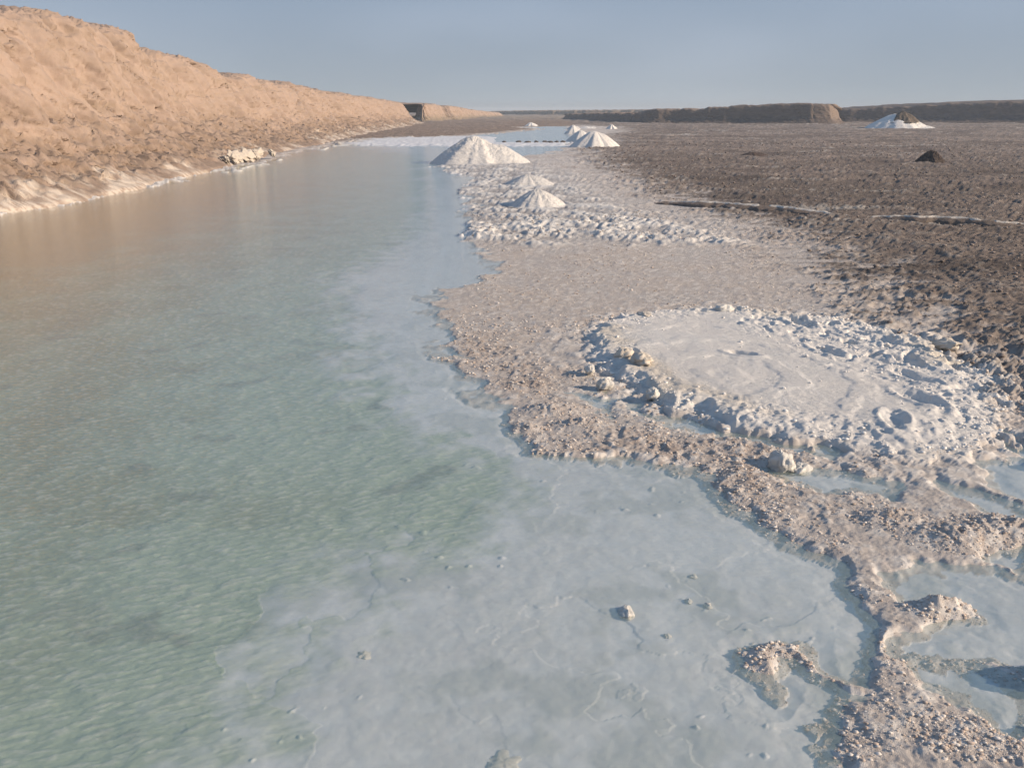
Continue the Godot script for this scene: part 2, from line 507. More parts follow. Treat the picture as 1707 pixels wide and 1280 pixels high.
func build_bluffs() -> void:
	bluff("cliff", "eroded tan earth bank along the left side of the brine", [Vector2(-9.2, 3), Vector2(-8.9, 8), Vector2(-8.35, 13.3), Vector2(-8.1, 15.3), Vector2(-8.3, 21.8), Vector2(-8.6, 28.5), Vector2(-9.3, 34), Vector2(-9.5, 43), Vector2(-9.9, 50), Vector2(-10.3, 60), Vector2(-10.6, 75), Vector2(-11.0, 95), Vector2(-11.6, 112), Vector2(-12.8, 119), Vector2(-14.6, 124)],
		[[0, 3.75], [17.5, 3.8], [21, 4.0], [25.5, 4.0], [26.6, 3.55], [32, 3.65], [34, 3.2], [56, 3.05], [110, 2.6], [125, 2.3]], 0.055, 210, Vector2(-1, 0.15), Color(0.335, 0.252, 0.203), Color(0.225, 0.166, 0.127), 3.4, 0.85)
	bluff("cliff", "second tan bank beyond the shaded gully at the far end of the left cliff", [Vector2(-16.0, 131), Vector2(-13.4, 127.6), Vector2(-11.4, 130), Vector2(-10.6, 142), Vector2(-10.2, 148), Vector2(-8.2, 152), Vector2(-7.6, 175), Vector2(-5.0, 205), Vector2(-1.5, 235)],
		[[0, 2.5], [20, 2.55], [29, 2.3], [32, 2.25], [60, 1.9], [100, 1.2], [120, 0.9]], 0.06, 110, Vector2(-1, 0.4), Color(0.335, 0.252, 0.203), Color(0.25, 0.20, 0.145), 2.2, 0.0)
	bluff("hill", "low dark bluff left of the two on the right, with a sunlit right end", [Vector2(9, 165), Vector2(12.0, 140), Vector2(15.8, 117), Vector2(21.5, 112.5), Vector2(29.5, 109), Vector2(37.5, 105.8), Vector2(40.8, 107.2), Vector2(44.5, 116), Vector2(47, 132)],
		[[0, 0.8], [40, 1.1], [48.5, 1.15], [51, 1.62], [58, 1.7], [64, 2.2], [72, 2.35], [76, 2.2], [82, 1.7], [95, 1.4]], 0.05, 110, Vector2(0.25, 1), Color(0.19, 0.148, 0.122), Color(0.125, 0.10, 0.09), 1.3, 0.0, 0.35)
	bluff("hill", "long dark bluff rising to the right edge behind the dirt capped heap", [Vector2(40, 134), Vector2(43.5, 123), Vector2(52, 118.5), Vector2(60, 115), Vector2(70, 111), Vector2(82, 105), Vector2(100, 96), Vector2(120, 84)],
		[[0, 1.3], [9, 1.45], [20, 2.0], [30, 2.5], [42, 2.85], [60, 3.0], [120, 3.2]], 0.06, 110, Vector2(0.3, 1), Color(0.18, 0.142, 0.122), Color(0.12, 0.098, 0.09), 1.5, 0.0, 0.35)
	bluff("hill", "faint low rise along the horizon past the end of the channel", [Vector2(-10, 330), Vector2(10, 300), Vector2(40, 285), Vector2(70, 270), Vector2(160, 240)],
		[[0, 1.2], [60, 1.7], [200, 2.6]], 0.12, 60, Vector2(0.1, 1), Color(0.26, 0.20, 0.155), Color(0.2, 0.155, 0.13), 2.5, 0.0)


# ------------------------------------------------------------------ heaps and lumps

func heap_mesh(w: float, hgt: float, second: Vector3, rough: float, sd: int, col: Color, dark: Color, segs := 120, rings := 56, lean := 0.0) -> ArrayMesh:
	# a poured heap: a peak, a shoulder at second (offset x, offset z, share of the height), a ragged foot
	var p := PackedVector3Array()
	var c := PackedColorArray()
	var r0 := w * 0.5
	var o := sd * 13.7
	for j in rings + 1:
		var f := j / float(rings) * 1.22
		for i in segs + 1:
			var an := TAU * (i % segs) / segs
			var edge := 1.0 + 0.13 * n2("blob", cos(an) * 0.5 + o, sin(an) * 0.5)
			var x := cos(an) * f * r0 * edge
			var z := sin(an) * f * r0 * edge
			var y := hgt * cone(Vector2(x - lean * r0, z).length() / r0, edge)
			if second.z > 0.0:
				var y2 := hgt * second.z * cone(Vector2(x - second.x, z - second.y).length() / (r0 * 0.78), edge)
				var kk := 0.22 * hgt
				var hh := clampf(0.5 + 0.5 * (y - y2) / kk, 0.0, 1.0)
				y = lerpf(y2, y, hh) + kk * hh * (1.0 - hh)
			var up := smoothstep(-0.05 * hgt, 0.2 * hgt, y)
			var k := 1.0 / maxf(hgt, 0.25)
			var big := n2("b2", x * 2.2 * k + o, z * 2.2 * k)
			var cells: FastNoiseLite = noises["heap_cell"]
			var lump := cells.get_noise_3d(x * k * 0.8 + o, y * k * 0.8, z * k * 0.8)
			var grit: FastNoiseLite = noises["b3"]
			var fine := grit.get_noise_3d(x * 3.4 * k + o, y * 3.4 * k, z * 3.4 * k)
			y += rough * hgt * up * (0.022 * big + 0.045 * (lump + 0.6) + 0.034 * fine)
			p.append(Vector3(x, y, z))
			c.append(col.lerp(dark, clampf(-0.15 - 0.7 * big - 0.6 * fine, 0.0, 0.6)))
	var n := grid_normals(p, segs + 1, rings + 1)
	var idx := PackedInt32Array()
	for j in rings:
		for i in segs:
			var a := j * (segs + 1) + i
			idx.append_array(PackedInt32Array([a, a + segs + 1, a + segs + 2, a, a + segs + 2, a + 1]))
	for j in rings + 1:
		# the seam
		var s := (n[j * (segs + 1)] + n[j * (segs + 1) + segs]).normalized()
		n[j * (segs + 1)] = s
		n[j * (segs + 1) + segs] = s
	for k in n.size():
		if n[k].y < 0.0:
			n[k] = -n[k]
	for i in segs + 1:
		n[i] = Vector3.UP
	return array_mesh(p, n, c, flip_if_needed(p, idx))


func flip_if_needed(p: PackedVector3Array, idx: PackedInt32Array) -> PackedInt32Array:
	# make the triangles clockwise as seen from above
	var sum := 0.0
	for k in range(0, mini(idx.size(), 6000), 3):
		sum += (p[idx[k + 1]] - p[idx[k]]).cross(p[idx[k + 2]] - p[idx[k]]).y
	if sum > 0.0:
		for k in range(0, idx.size(), 3):
			var t := idx[k + 1]
			idx[k + 1] = idx[k + 2]
			idx[k + 2] = t
	return idx


func cone(r: float, edge: float) -> float:
	# height share of a heap at share r of its foot radius: rounded top, straight slope, flared foot
	var q := r / edge
	var v := 1.13 - sqrt(q * q + 0.055) * 1.06
	return maxf(v, 0.0) + 0.05 * smoothstep(1.2, 0.8, q) - 0.10 * smoothstep(0.95, 1.22, q)


func heap(called: String, label: String, category: String, x: float, d: float, w: float, hgt: float, second: Vector3, rough: float, sd: int, col: Color, dark: Color, group := "", segs := 120, rings := 56, lean := 0.0) -> MeshInstance3D:
	var o := put_mesh(called, heap_mesh(w, hgt, second, rough, sd, col, dark, segs, rings, lean), soil(0.9, 2.0, 1.0, 2.0))
	o.position = Vector3(x, maxf(ground(x, d).a, 0.0) - 0.02, -d)
	tag(o, label, category, group)
	return o


func lump_mesh(sd: int, detail := 10, jag := 0.35) -> ArrayMesh:
	# an irregular knob, about one metre across before scaling
	var p := PackedVector3Array()
	var idx := PackedInt32Array()
	var cols := detail * 2
	for j in detail + 1:
		var th := PI * j / detail
		for i in cols + 1:
			var ph := TAU * (i % cols) / cols
			var v := Vector3(sin(th) * cos(ph), cos(th), sin(th) * sin(ph))
			var nn: FastNoiseLite = noises["lump"]
			var r := 0.5 * (1.0 + jag * nn.get_noise_3d(v.x * 1.1 + sd * 9.0, v.y * 1.1, v.z * 1.1) + jag * 0.55 * nn.get_noise_3d(v.x * 3.2 + sd * 5.0, v.y * 3.2, v.z * 3.2))
			p.append(v * r)
	for j in detail:
		for i in cols:
			var a := j * (cols + 1) + i
			idx.append_array(PackedInt32Array([a, a + 1, a + cols + 2, a, a + cols + 2, a + cols + 1]))
	var n := PackedVector3Array()
	n.resize(p.size())
	for k in range(0, idx.size(), 3):
		var fn := (p[idx[k + 2]] - p[idx[k]]).cross(p[idx[k + 1]] - p[idx[k]])
		for e in 3:
			n[idx[k + e]] += fn
	for j in detail + 1:
		var s := n[j * (cols + 1)] + n[j * (cols + 1) + cols]
		n[j * (cols + 1)] = s
		n[j * (cols + 1) + cols] = s
	var flip := n[cols * (detail / 2)].dot(p[cols * (detail / 2)]) < 0.0
	for k in n.size():
		n[k] = n[k].normalized() * (-1.0 if flip else 1.0)
		if j_pole(k, cols, detail):
			n[k] = p[k].normalized()
	if flip:
		for k in range(0, idx.size(), 3):
			var t := idx[k + 1]
			idx[k + 1] = idx[k + 2]
			idx[k + 2] = t
	return array_mesh(p, n, PackedColorArray(), idx)


func j_pole(k: int, cols: int, detail: int) -> bool:
	return k <= cols or k >= detail * (cols + 1)


func plain_salt(c: Color, rough := 0.85) -> StandardMaterial3D:
	var m := StandardMaterial3D.new()
	m.albedo_color = c.linear_to_srgb()
	m.roughness = rough
	m.metallic_specular = 0.35
	m.uv1_triplanar = true
	m.uv1_world_triplanar = true
	m.uv1_scale = Vector3.ONE * 5.0
	m.albedo_texture = grain_tint
	m.heightmap_enabled = true
	m.heightmap_texture = grain_tex
	m.heightmap_scale = 0.5
	return m


func build_heaps() -> void:
	var w := WHITE_SALT
	var g := Color(0.54, 0.50, 0.46)
	var group := "heaps of harvested salt beside the channel"
	heap("salt_heap", "largest white salt heap, at the water's edge, with a sloping right shoulder", "salt heap", -1.04, 27.6, 2.65, 0.90, Vector3(0.62, 0.1, 0.68), 0.8, 1, w, g, group, 190, 90, -0.16)
	heap("salt_heap", "small low white salt heap just in front of the largest heap, the farther of two", "salt heap", 0.36, 19.1, 1.10, 0.25, Vector3(0.2, 0.0, 0.85), 1.3, 2, w, g, group)
	heap("salt_heap", "small pointed white salt heap nearest the viewer on the raked ground", "salt heap", 0.44, 14.7, 0.92, 0.28, Vector3(0.12, 0.0, 0.8), 1.3, 3, w, g, group)
	heap("salt_heap", "medium white salt heap right of the far pool, nearest of the back row", "salt heap", 3.82, 39.2, 2.05, 0.76, Vector3(0.3, 0, 0.8), 0.45, 4, w, g, group, 120, 56, -0.1)
	heap("salt_heap", "shaded white salt heap directly behind the medium heap by the far pool", "salt heap", 3.75, 47.0, 1.5, 0.62, Vector3(0.2, 0, 0.7), 0.5, 5, w, g, group)
	heap("salt_heap", "little white salt heap third along the far pool's right bank", "salt heap", 4.4, 62.0, 1.2, 0.55, Vector3(0.3, 0, 0.7), 1.0, 6, w, g, group, 60, 30)
	heap("salt_heap", "tiny white salt heap at the far right corner of the pool", "salt heap", 5.4, 76.0, 1.1, 0.42, Vector3(0.3, 0, 0.7), 1.0, 7, w, g, group, 60, 30)
	heap("salt_heap", "tiny white salt heap left of the far pool at its end", "salt heap", 2.0, 92.0, 1.3, 0.40, Vector3(0.3, 0, 0.7), 1.0, 8, w, g, group, 60, 30)
	heap("salt_heap", "tiny white salt heap standing alone right of the back row", "salt heap", 8.9, 77.0, 1.0, 0.42, Vector3(0.2, 0, 0.6), 1.0, 9, w, g, group, 60, 30)
	heap("salt_heap", "flat white salt heap on the pale ground between the back row and the lone heap", "salt heap", 6.9, 80.0, 1.6, 0.22, Vector3(0.5, 0, 0.9), 1.2, 10, w, g, group, 60, 30)
	heap("mud_mound", "small dark brown mud mound alone on the flat", "mud mound", 13.4, 27.3, 0.85, 0.40, Vector3(0.1, 0.05, 0.9), 2.6, 11, Color(0.105, 0.08, 0.068), Color(0.07, 0.055, 0.048))
	heap("mud_mound", "low brown hump of mud in the middle of the flat", "mud mound", 8.9, 31.5, 0.9, 0.14, Vector3(0.25, 0.0, 0.9), 1.4, 12, Color(0.12, 0.09, 0.075), Color(0.08, 0.06, 0.05))
	heap("mud_mound", "low dark mud hump at the right edge of the flat", "mud mound", 14.2, 22.6, 1.0, 0.20, Vector3(0.3, 0.0, 0.9), 1.4, 14, Color(0.10, 0.08, 0.068), Color(0.07, 0.055, 0.048))
	# the heap with a dirt cap before the right bluff
	var root := Node3D.new()
	root.name = "capped_salt_heap"
	add_child(root)
	root.position = Vector3(36.4, 0.02, -81.5)
	tag(root, "white salt heap with a dark dirt cap standing before the right bluff", "salt heap", group)
	put_mesh("salt", heap_mesh(5.0, 1.35, Vector3(0.7, 0.1, 0.8), 0.8, 21, w, g, 110, 50, -0.12), soil(0.9, 2.0, 1.0, 2.0), root)
	var cap := put_mesh("dirt_cap", heap_mesh(2.4, 1.0, Vector3(0.5, 0.2, 0.75), 2.0, 22, Color(0.17, 0.135, 0.105), Color(0.09, 0.07, 0.06), 80, 36), soil(0.95, 2.0, 1.0, 2.0), root)
	cap.position = Vector3(0.15, 0.55, 0.55)
	var skirt := put_mesh("salt_skirt", heap_mesh(2.6, 0.34, Vector3(0.8, 0.0, 0.9), 1.2, 23, w, g, 60, 30), soil(0.9, 2.0, 1.0, 2.0), root)
	skirt.position = Vector3(1.4, -0.02, 0.9)


func floor_at(x: float, d: float) -> Color:
	# r, g, b base colour and height of the trodden floor; a height under -1 where it does not reach
	var a := n2("w1", x * 1.3, d * 1.3 + 7.0)
	var f := n2("w2", x, d)
	var med := n2("med", x * 1.2, d * 1.2)
	var sd := sd_poly(ring, Vector2(x + 0.08 * a + 0.02 * f + 0.03 * med, d + 0.08 * n2("w1", x * 1.3 + 20.0, d * 1.3) + 0.02 * n2("w2", x + 4.0, d + 4.0)))
	if sd > 0.20:
		return Color(0, 0, 0, -2.0)
	var fb := n2("fb3", x, d)
	var right := smoothstep(1.75, 2.6, x + 0.30 * (d - 5.0) + 0.35 * fb)
	var near_side := 1.0 - smoothstep(3.9, 4.7, d - 0.35 * (1.7 - x))
	var steep := lerpf(0.06, 0.30, smoothstep(1.2, 2.0, x + 0.2 * fb))
	var h := 0.041 * (1.0 - smoothstep(-steep, minf(steep * 0.7, 0.10), sd)) + 0.010 * fb
	# lumps, hollows and boot marks
	var hollow := smoothstep(0.30, 0.62, n2("boot", x * 0.9 + 3.0, d * 0.7))
	var lump := n2("boot", x * 1.7 + 9.0, d * 1.35)
	var rimd := exp(-pow((sd + 0.13) / 0.12, 2.0))
	var work := clampf(maxf(right, near_side * 0.28) + 0.5 * rimd, 0.0, 1.0)
	var crumble := smoothstep(-0.2, 0.35, n2("ridge", x * 0.8, d * 0.8) + 0.5 * fb)
	h += work * (0.011 * lump - 0.030 * hollow * (0.2 + 0.8 * right)) * (1.0 - smoothstep(-0.05, 0.15, sd))
	h += work * crumble * (0.007 * n2("ridge", x * 1.7, d * 1.7) + 0.004 * f)
	h += rimd * (0.004 + 0.019 * right) * clampf(0.5 + 1.5 * n2("med", x * 0.45, d * 0.45 + 3.0), 0.0, 1.7)
	for e in boots:
		var u := Vector2((x - e.x) * cos(e.z) + (d - e.y) * sin(e.z), ((d - e.y) * cos(e.z) - (x - e.x) * sin(e.z)) * 0.45).length() / e.w
		if u < 1.6:
			h += -0.028 * (1.0 - smoothstep(0.35, 1.0, u + 0.3 * med)) + 0.010 * exp(-pow((u - 1.15) / 0.22, 2.0))
	# sweeping scraper marks
	var rr := Vector2((x - 1.30) * 1.1, d - 4.80).length() + 0.06 * a
	h += (1.0 - right) * 0.0075 * smoothstep(0.1, 0.9, sin(rr * 17.0 + 1.5 * fb)) * smoothstep(-0.12, -0.4, sd)
	# granules
	h += 0.004 * med * (0.5 + work) + 0.0035 * (n2("cell1", x, d) + 0.6) * (0.35 + 0.7 * work + 0.8 * smoothstep(-0.2, 0.0, sd)) + 0.0022 * (n2("cell2", x, d) + 0.6)
	h += 0.005 * smoothstep(-0.12, 0.03, sd) * (n2("ridge", x, d) + 0.2) * (1.0 - smoothstep(0.05, 0.2, sd))
	h -= 0.08 * smoothstep(0.05, 0.20, sd + 0.06 * med)
	var col := WHITE_SALT.lerp(Color(0.75, 0.73, 0.70), clampf(0.35 + 0.9 * fb - 0.5 * work, 0.0, 1.0))
	col = col.lerp(Color(0.66, 0.58, 0.47), clampf(rimd * (n2("w0", x * 2.0, d * 2.0) + 0.2) * 1.4, 0.0, 0.6))
	col = col.lerp(BEIGE, smoothstep(0.0, 0.14, sd + 0.06 * f) * 0.75)
	return Color(col.r, col.g, col.b, 0.028 + h)


func build_floor() -> void:
	# the trodden floor of a carried-off heap: low white salt with a kicked-up rim on the right
	var st := 0.0080 / QUALITY
	var x0 := 0.30
	var d0 := 3.25
	var cols := int(3.05 / st)
	var rows := int(3.75 / st)
	var p := PackedVector3Array()
	var c := PackedColorArray()
	p.resize(cols * rows)
	c.resize(cols * rows)
	var keep := PackedByteArray()
	keep.resize(cols * rows)
	for j in rows:
		for i in cols:
			var x := x0 + i * st
			var d := d0 + j * st
			var k := j * cols + i
			var g := floor_at(x, d)
			keep[k] = 1 if g.a > -1.0 else 0
			p[k] = Vector3(x, maxf(g.a, -0.2), -d)
			c[k] = g
	var n := grid_normals(p, cols, rows)
	var idx := PackedInt32Array()
	for j in rows - 1:
		for i in cols - 1:
			var k := j * cols + i
			if keep[k] and keep[k + 1] and keep[k + cols] and keep[k + cols + 1]:
				idx.append_array(PackedInt32Array([k, k + cols, k + cols + 1, k, k + cols + 1, k + 1]))
	var o := put_mesh("salt_floor", compact(p, n, c, idx), soil(0.88, 0.4, 0.0, 4.3))
	tag(o, "round trodden white salt floor with a rough kicked up rim, left from a carried off heap", "salt floor")


func sd_seg(q: Vector2, a: Vector2, b: Vector2) -> float:
	var e := b - a
	return (q - a - e * clampf((q - a).dot(e) / e.length_squared(), 0.0, 1.0)).length()


func build_lumps() -> void:
	# [name, x, d, y lift, size x, y, z, seed, colour index, label, category]
	var pale := plain_salt(Color(0.84, 0.81, 0.75))
	var cream := plain_salt(Color(0.78, 0.70, 0.60))
	var dirty := plain_salt(Color(0.42, 0.34, 0.28))
	var dark := plain_salt(Color(0.11, 0.09, 0.08))
	var list := [
		["salt_lump", 0.385, 2.385, -0.004, 0.075, 0.034, 0.05, 1, pale, "white salt lump alone in the shallow brine, largest on the near shelf"],
		["salt_lump", 0.74, 5.20, 0.055, 0.14, 0.10, 0.10, 2, cream, "cream rounded salt lump on the left rim of the trodden floor"],
		["salt_lump", 0.83, 5.06, 0.06, 0.17, 0.08, 0.12, 3, cream, "flat cream salt lump just right of the rounded one on the rim"],
		["salt_lump", 0.81, 4.47, 0.02, 0.075, 0.07, 0.07, 4, pale, "white salt ball below the left rim of the trodden floor by the long wet track"],
		["salt_lump", 1.27, 3.56, 0.005, 0.13, 0.115, 0.10, 5, pale, "pointed white salt chunk at the near edge of the trodden floor"],
		["salt_lump", 1.36, 3.55, -0.01, 0.12, 0.06, 0.09, 6, pale, "flat white salt chunk touching the pointed one on its right"],
		["salt_lump", -0.46, 2.165, -0.014, 0.055, 0.028, 0.045, 7, pale, "small white lump at the edge of the green water, nearest left"],
		["salt_lump", -0.02, 1.715, -0.014, 0.10, 0.03, 0.10, 8, pale, "broad low white lump under the brine at the bottom of the view"],
		["salt_lump", 0.67, 2.43, -0.005, 0.03, 0.022, 0.03, 9, pale, "small white nub right of the largest lump on the shelf"],
		["salt_lump", 0.61, 2.46, -0.005, 0.032, 0.02, 0.025, 10, pale, "small white nub left of its twin, right of the largest lump"],
		["salt_lump", 0.66, 2.62, -0.005, 0.03, 0.02, 0.025, 11, pale, "small white nub farthest from the viewer on the near shelf"],
		["salt_lump", 0.50, 2.26, -0.005, 0.024, 0.018, 0.024, 12, pale, "single white nub right below the largest lump on the shelf"],
		["salt_lump", 0.56, 4.70, 0.02, 0.10, 0.08, 0.07, 13, pale, "white salt clod outside the rim, left of the white ball"],
		["salt_lump", 0.49, 4.95, 0.02, 0.08, 0.06, 0.06, 14, pale, "white salt clod in the shade of the left rim"],
		["salt_lump", 1.05, 6.36, 0.045, 0.15, 0.06, 0.10, 16, cream, "cream salt lump on the back rim of the trodden floor, left"],
		["salt_lump", 1.72, 6.52, 0.05, 0.17, 0.07, 0.12, 17, pale, "white salt lump on the back rim of the trodden floor, middle"],
		["salt_lump", 2.93, 5.35, 0.03, 0.18, 0.07, 0.12, 18, cream, "cream salt lump on the right rim of the trodden floor"],
		["salt_lump", 1.62, 2.02, 0.01, 0.14, 0.09, 0.10, 19, pale, "white salt lump at the right edge by the lower pool"],
	]
	for e in list:
		var o := put_mesh(e[0], lump_mesh(e[7], 14, 0.42), e[8])
		o.scale = Vector3(e[4], e[5], e[6])
		o.rotation.y = e[7] * 1.7
		var h := maxf(ground(e[1], e[2]).a, -0.012)
		o.position = Vector3(e[1], h + e[3] + e[5] * 0.22, -e[2])
		tag(o, e[9], "salt lump", "loose lumps of salt")
	# dark clods set across the channel mouth
	var row := [-0.4, 0.35, 0.8, 1.25, 1.7, 1.95, 2.3, 2.65]
	for k in row.size():
		var o := put_mesh("mud_clod", lump_mesh(40 + k, 8, 0.4), dark)
		o.scale = Vector3(0.22 + 0.07 * (k % 3), 0.16, 0.2)
		o.position = Vector3(row[k], 0.04, -44.2 - 0.4 * sin(k * 2.1))
		tag(o, "dark clod in the row lying across the mouth of the far pool", "mud clod", "dark clods across the far pool's mouth")
	# tilted slabs of salt crust heaved up at the foot of the left bank
	var slabs := [[-8.62, 25.6, 0.20, 0.45, 0.5], [-8.5, 26.2, 0.34, 0.55, -0.5], [-8.72, 26.7, 0.24, 0.40, 0.7], [-8.5, 27.3, 0.36, 0.60, -0.3], [-8.4, 27.9, 0.26, 0.5, 0.4], [-8.55, 28.6, 0.22, 0.5, -0.6], [-8.3, 29.5, 0.2, 0.45, 0.3]]
	var words := ["tilted white crust slab at the left bank's foot, nearest of seven", "second tilted white crust slab along the left bank's foot", "small tilted crust slab set back behind the second at the left bank", "tallest tilted white crust slab at the left bank's foot", "white crust slab just beyond the tallest at the left bank's foot", "sixth tilted crust slab along the left bank's foot", "farthest white crust slab at the left bank's foot"]
	var slab_mat := plain_salt(Color(0.52, 0.46, 0.39))
	for k in slabs.size():
		var e = slabs[k]
		var o := put_mesh("crust_slab", lump_mesh(60 + k, 18, 0.6), slab_mat)
		o.scale = Vector3(0.16, e[2] * 1.25, e[3])
		o.rotation = Vector3(0.15, e[4], 0.75)
		o.position = Vector3(e[0], 0.20 + 0.06 * (k % 2), -e[1])
		tag(o, words[k], "salt slab", "tilted crust slabs under the left bank")


func ridge(called: String, label: String, category: String, pts: Array, w: float, h: float, body: Color, cap: Color, sd: int) -> void:
	# a low hand-raised bank: a mesh swept along its line, salt on the crest as a part
	var root := Node3D.new()
	root.name = numbered(called)
	add_child(root)
	root.position = Vector3(pts[0].x, 0.0, -pts[0].y)
	tag(root, label, category)
	for part in 2:
		var p := PackedVector3Array()
		var c := PackedColorArray()
		var rows := 0
		var cols := 15
		for k in pts.size() - 1:
			var a: Vector2 = pts[k]
			var b: Vector2 = pts[k + 1]
			var t := (b - a).normalized()
			var across := Vector2(t.y, -t.x)
			var count := int(a.distance_to(b) / 0.03)
			for i in count:
				var q := a.lerp(b, i / float(count)) + across * 0.13 * n2("b2", i * 0.03 + k * 9.0 + sd, 2.0)
				var s := k * 40.0 + i * 0.03
				var fade := minf(1.0, minf((rows + 1) / 30.0, ((pts.size() - 2 - k) * 99 + count - i) / 30.0))
				for j in cols:
					var f := (j / float(cols - 1) - 0.5) * 2.0
					var ww := w * (0.8 if part == 0 else 0.5) * (1.0 + 0.3 * n2("b2", s * 1.5, 5.0 + part * 7.0))
					var pos := q + across * (f * ww + (0.0 if part == 0 else -0.1 * w))
					var y := h * (1.0 - f * f * 0.9) * fade * (1.0 + 0.12 * n2("b2", s * 1.2, 15.0)) + 0.010 * n2("med", pos.x, pos.y)
					if part == 1:
						y = h * fade * (1.0 + 0.12 * n2("b2", s * 1.2, 15.0)) * (1.02 - 0.25 * f * f) + 0.015 + 0.012 * n2("med", pos.x + 3.0, pos.y) - 0.05 * f * f
						y -= 0.06 * smoothstep(0.3, 0.6, n2("b2", s * 0.9, 44.0))
					var base := 0.035
					p.append(Vector3(pos.x, base + y - (0.06 if absf(f) > 0.95 else 0.0), -pos.y) - root.position)
					c.append((body if part == 0 else cap) * (1.0 + 0.3 * n2("med", pos.x * 2.0, pos.y * 2.0)))
				rows += 1
		var n := grid_normals(p, cols, rows)
		for k in n.size():
			if n[k].y < 0.0:
				n[k] = -n[k]
		var idx := PackedInt32Array()
		for j in rows - 1:
			for i in cols - 1:
				var a := j * cols + i
				idx.append_array(PackedInt32Array([a, a + cols, a + cols + 1, a, a + cols + 1, a + 1]))
		put_mesh("earth_body" if part == 0 else "salt_crest", array_mesh(p, n, c, flip_if_needed(p, idx)), soil(0.92, 0.8, 0.0, 3.0), root)


func crumbs() -> void:
	# loose granules nobody could count
	var rng := RandomNumberGenerator.new()
	rng.seed = 5
	var kinds := [["salt_crumbs", 17000, 0], ["brown_crumbs", 17000, 1], ["mud_clods", 9000, 2]]
	for e in kinds:
		var mm := MultiMesh.new()
		mm.transform_format = MultiMesh.TRANSFORM_3D
		mm.use_colors = true
		mm.mesh = lump_mesh(70 + e[2], 5, 0.5)
		var where: Array[Transform3D] = []
		var tint: Array[Color] = []
		var tries := 0
		if e[2] == 0:
			while where.size() < 6000:
				var fx := 0.4 + rng.randf() * 2.8
				var fd := 3.4 + rng.randf() * 3.5
				var pick := rng.randf()
				var big := rng.randf()
				var turn := Vector3(rng.randf() * TAU, rng.randf() * TAU, 0)
				var g := floor_at(fx, fd)
				if g.a < -1.0:
					continue
				var sd := sd_poly(ring, Vector2(fx, fd))
				var want := 0.03 + 0.7 * smoothstep(-0.30, 0.0, sd) + 0.5 * smoothstep(1.8, 2.6, fx + 0.3 * (fd - 5.0))
				if pick > want * (0.6 + 1.2 * n2("med", fx * 0.5, fd * 0.5)):
					continue
				var size := 0.004 + 0.017 * pow(big, 10.0)
				where.append(Transform3D(Basis.from_euler(turn).scaled(Vector3(size * 1.3, size * 0.8, size)), Vector3(fx, g.a + size * 0.15, -fd)))
				tint.append(WHITE_SALT * (0.85 + 0.15 * pick))
		while where.size() < e[1] + (7000 if e[2] == 0 else 0) and tries < e[1] * 6:
			tries += 1
			var d := 1.7 * exp(rng.randf() * log(8.0)) if e[2] < 2 else 5.0 * exp(rng.randf() * log(9.0))
			var x := (rng.randf() * 1.1 - 0.35) * (d + 0.5) if e[2] < 2 else (0.05 + rng.randf() * 0.75) * (d + 0.5)
			var roll := rng.randf()
			var turn := rng.randf() * TAU
			var tilt := rng.randf() * TAU
			var sz := rng.randf()
			var tone := rng.randf()
			var k := ground(x, d)
			var zone := int(k.r / 10.0)
			if e[2] < 2:
				if zone != 1:
					continue
				var on_hump := false
				for u in humps:
					if Vector2(x - u.x, (d - u.y) * 1.6).length() < u.z * 1.1:
						on_hump = true
				if not on_hump and n2("w0", x * 1.7, d * 1.7 + 40.0) + 0.7 * n2("med", x * 0.5, d * 0.5) + 0.5 * n2("fb3", x, d) < roll * 0.9 - 0.25:
					continue
				if d > 6.5 and d < 10.4 and roll > 0.25:
					continue
			elif zone != 2:
				continue
			var r := (0.0030 + 0.010 * pow(sz, 8.0)) * (0.75 + 0.10 * d) if e[2] < 2 else (0.011 + 0.036 * pow(sz, 5.0)) * (0.6 + 0.03 * d)
			var b := Basis.from_euler(Vector3(tilt, turn, 0.0)).scaled(Vector3(r * 1.3, r * 0.7, r))
			where.append(Transform3D(b, Vector3(x, k.a + r * 0.12, -d)))
			var c := Color(0.62, 0.56, 0.50) if e[2] == 0 else Color(0.45, 0.365, 0.305) if e[2] == 1 else MUD.lerp(MUD_LIGHT, tone * 0.8)
			tint.append(c * (0.8 + 0.3 * tone))
		mm.instance_count = where.size()
		for i in where.size():
			mm.set_instance_transform(i, where[i])
			mm.set_instance_color(i, tint[i])
		var m := StandardMaterial3D.new()
		m.vertex_color_use_as_albedo = true
		m.roughness = 0.9
		m.metallic_specular = 0.3
		var o := MultiMeshInstance3D.new()
		o.name = e[0]
		o.multimesh = mm
		o.material_override = m
		add_child(o)
		tag(o, ["white salt crumbs scattered over the crust", "brown salty crumbs scattered over the crust", "loose dark clods scattered over the mud flat"][e[2]], ["salt crumbs", "soil crumbs", "mud clods"][e[2]], "", "stuff")


# ------------------------------------------------------------------ the scene

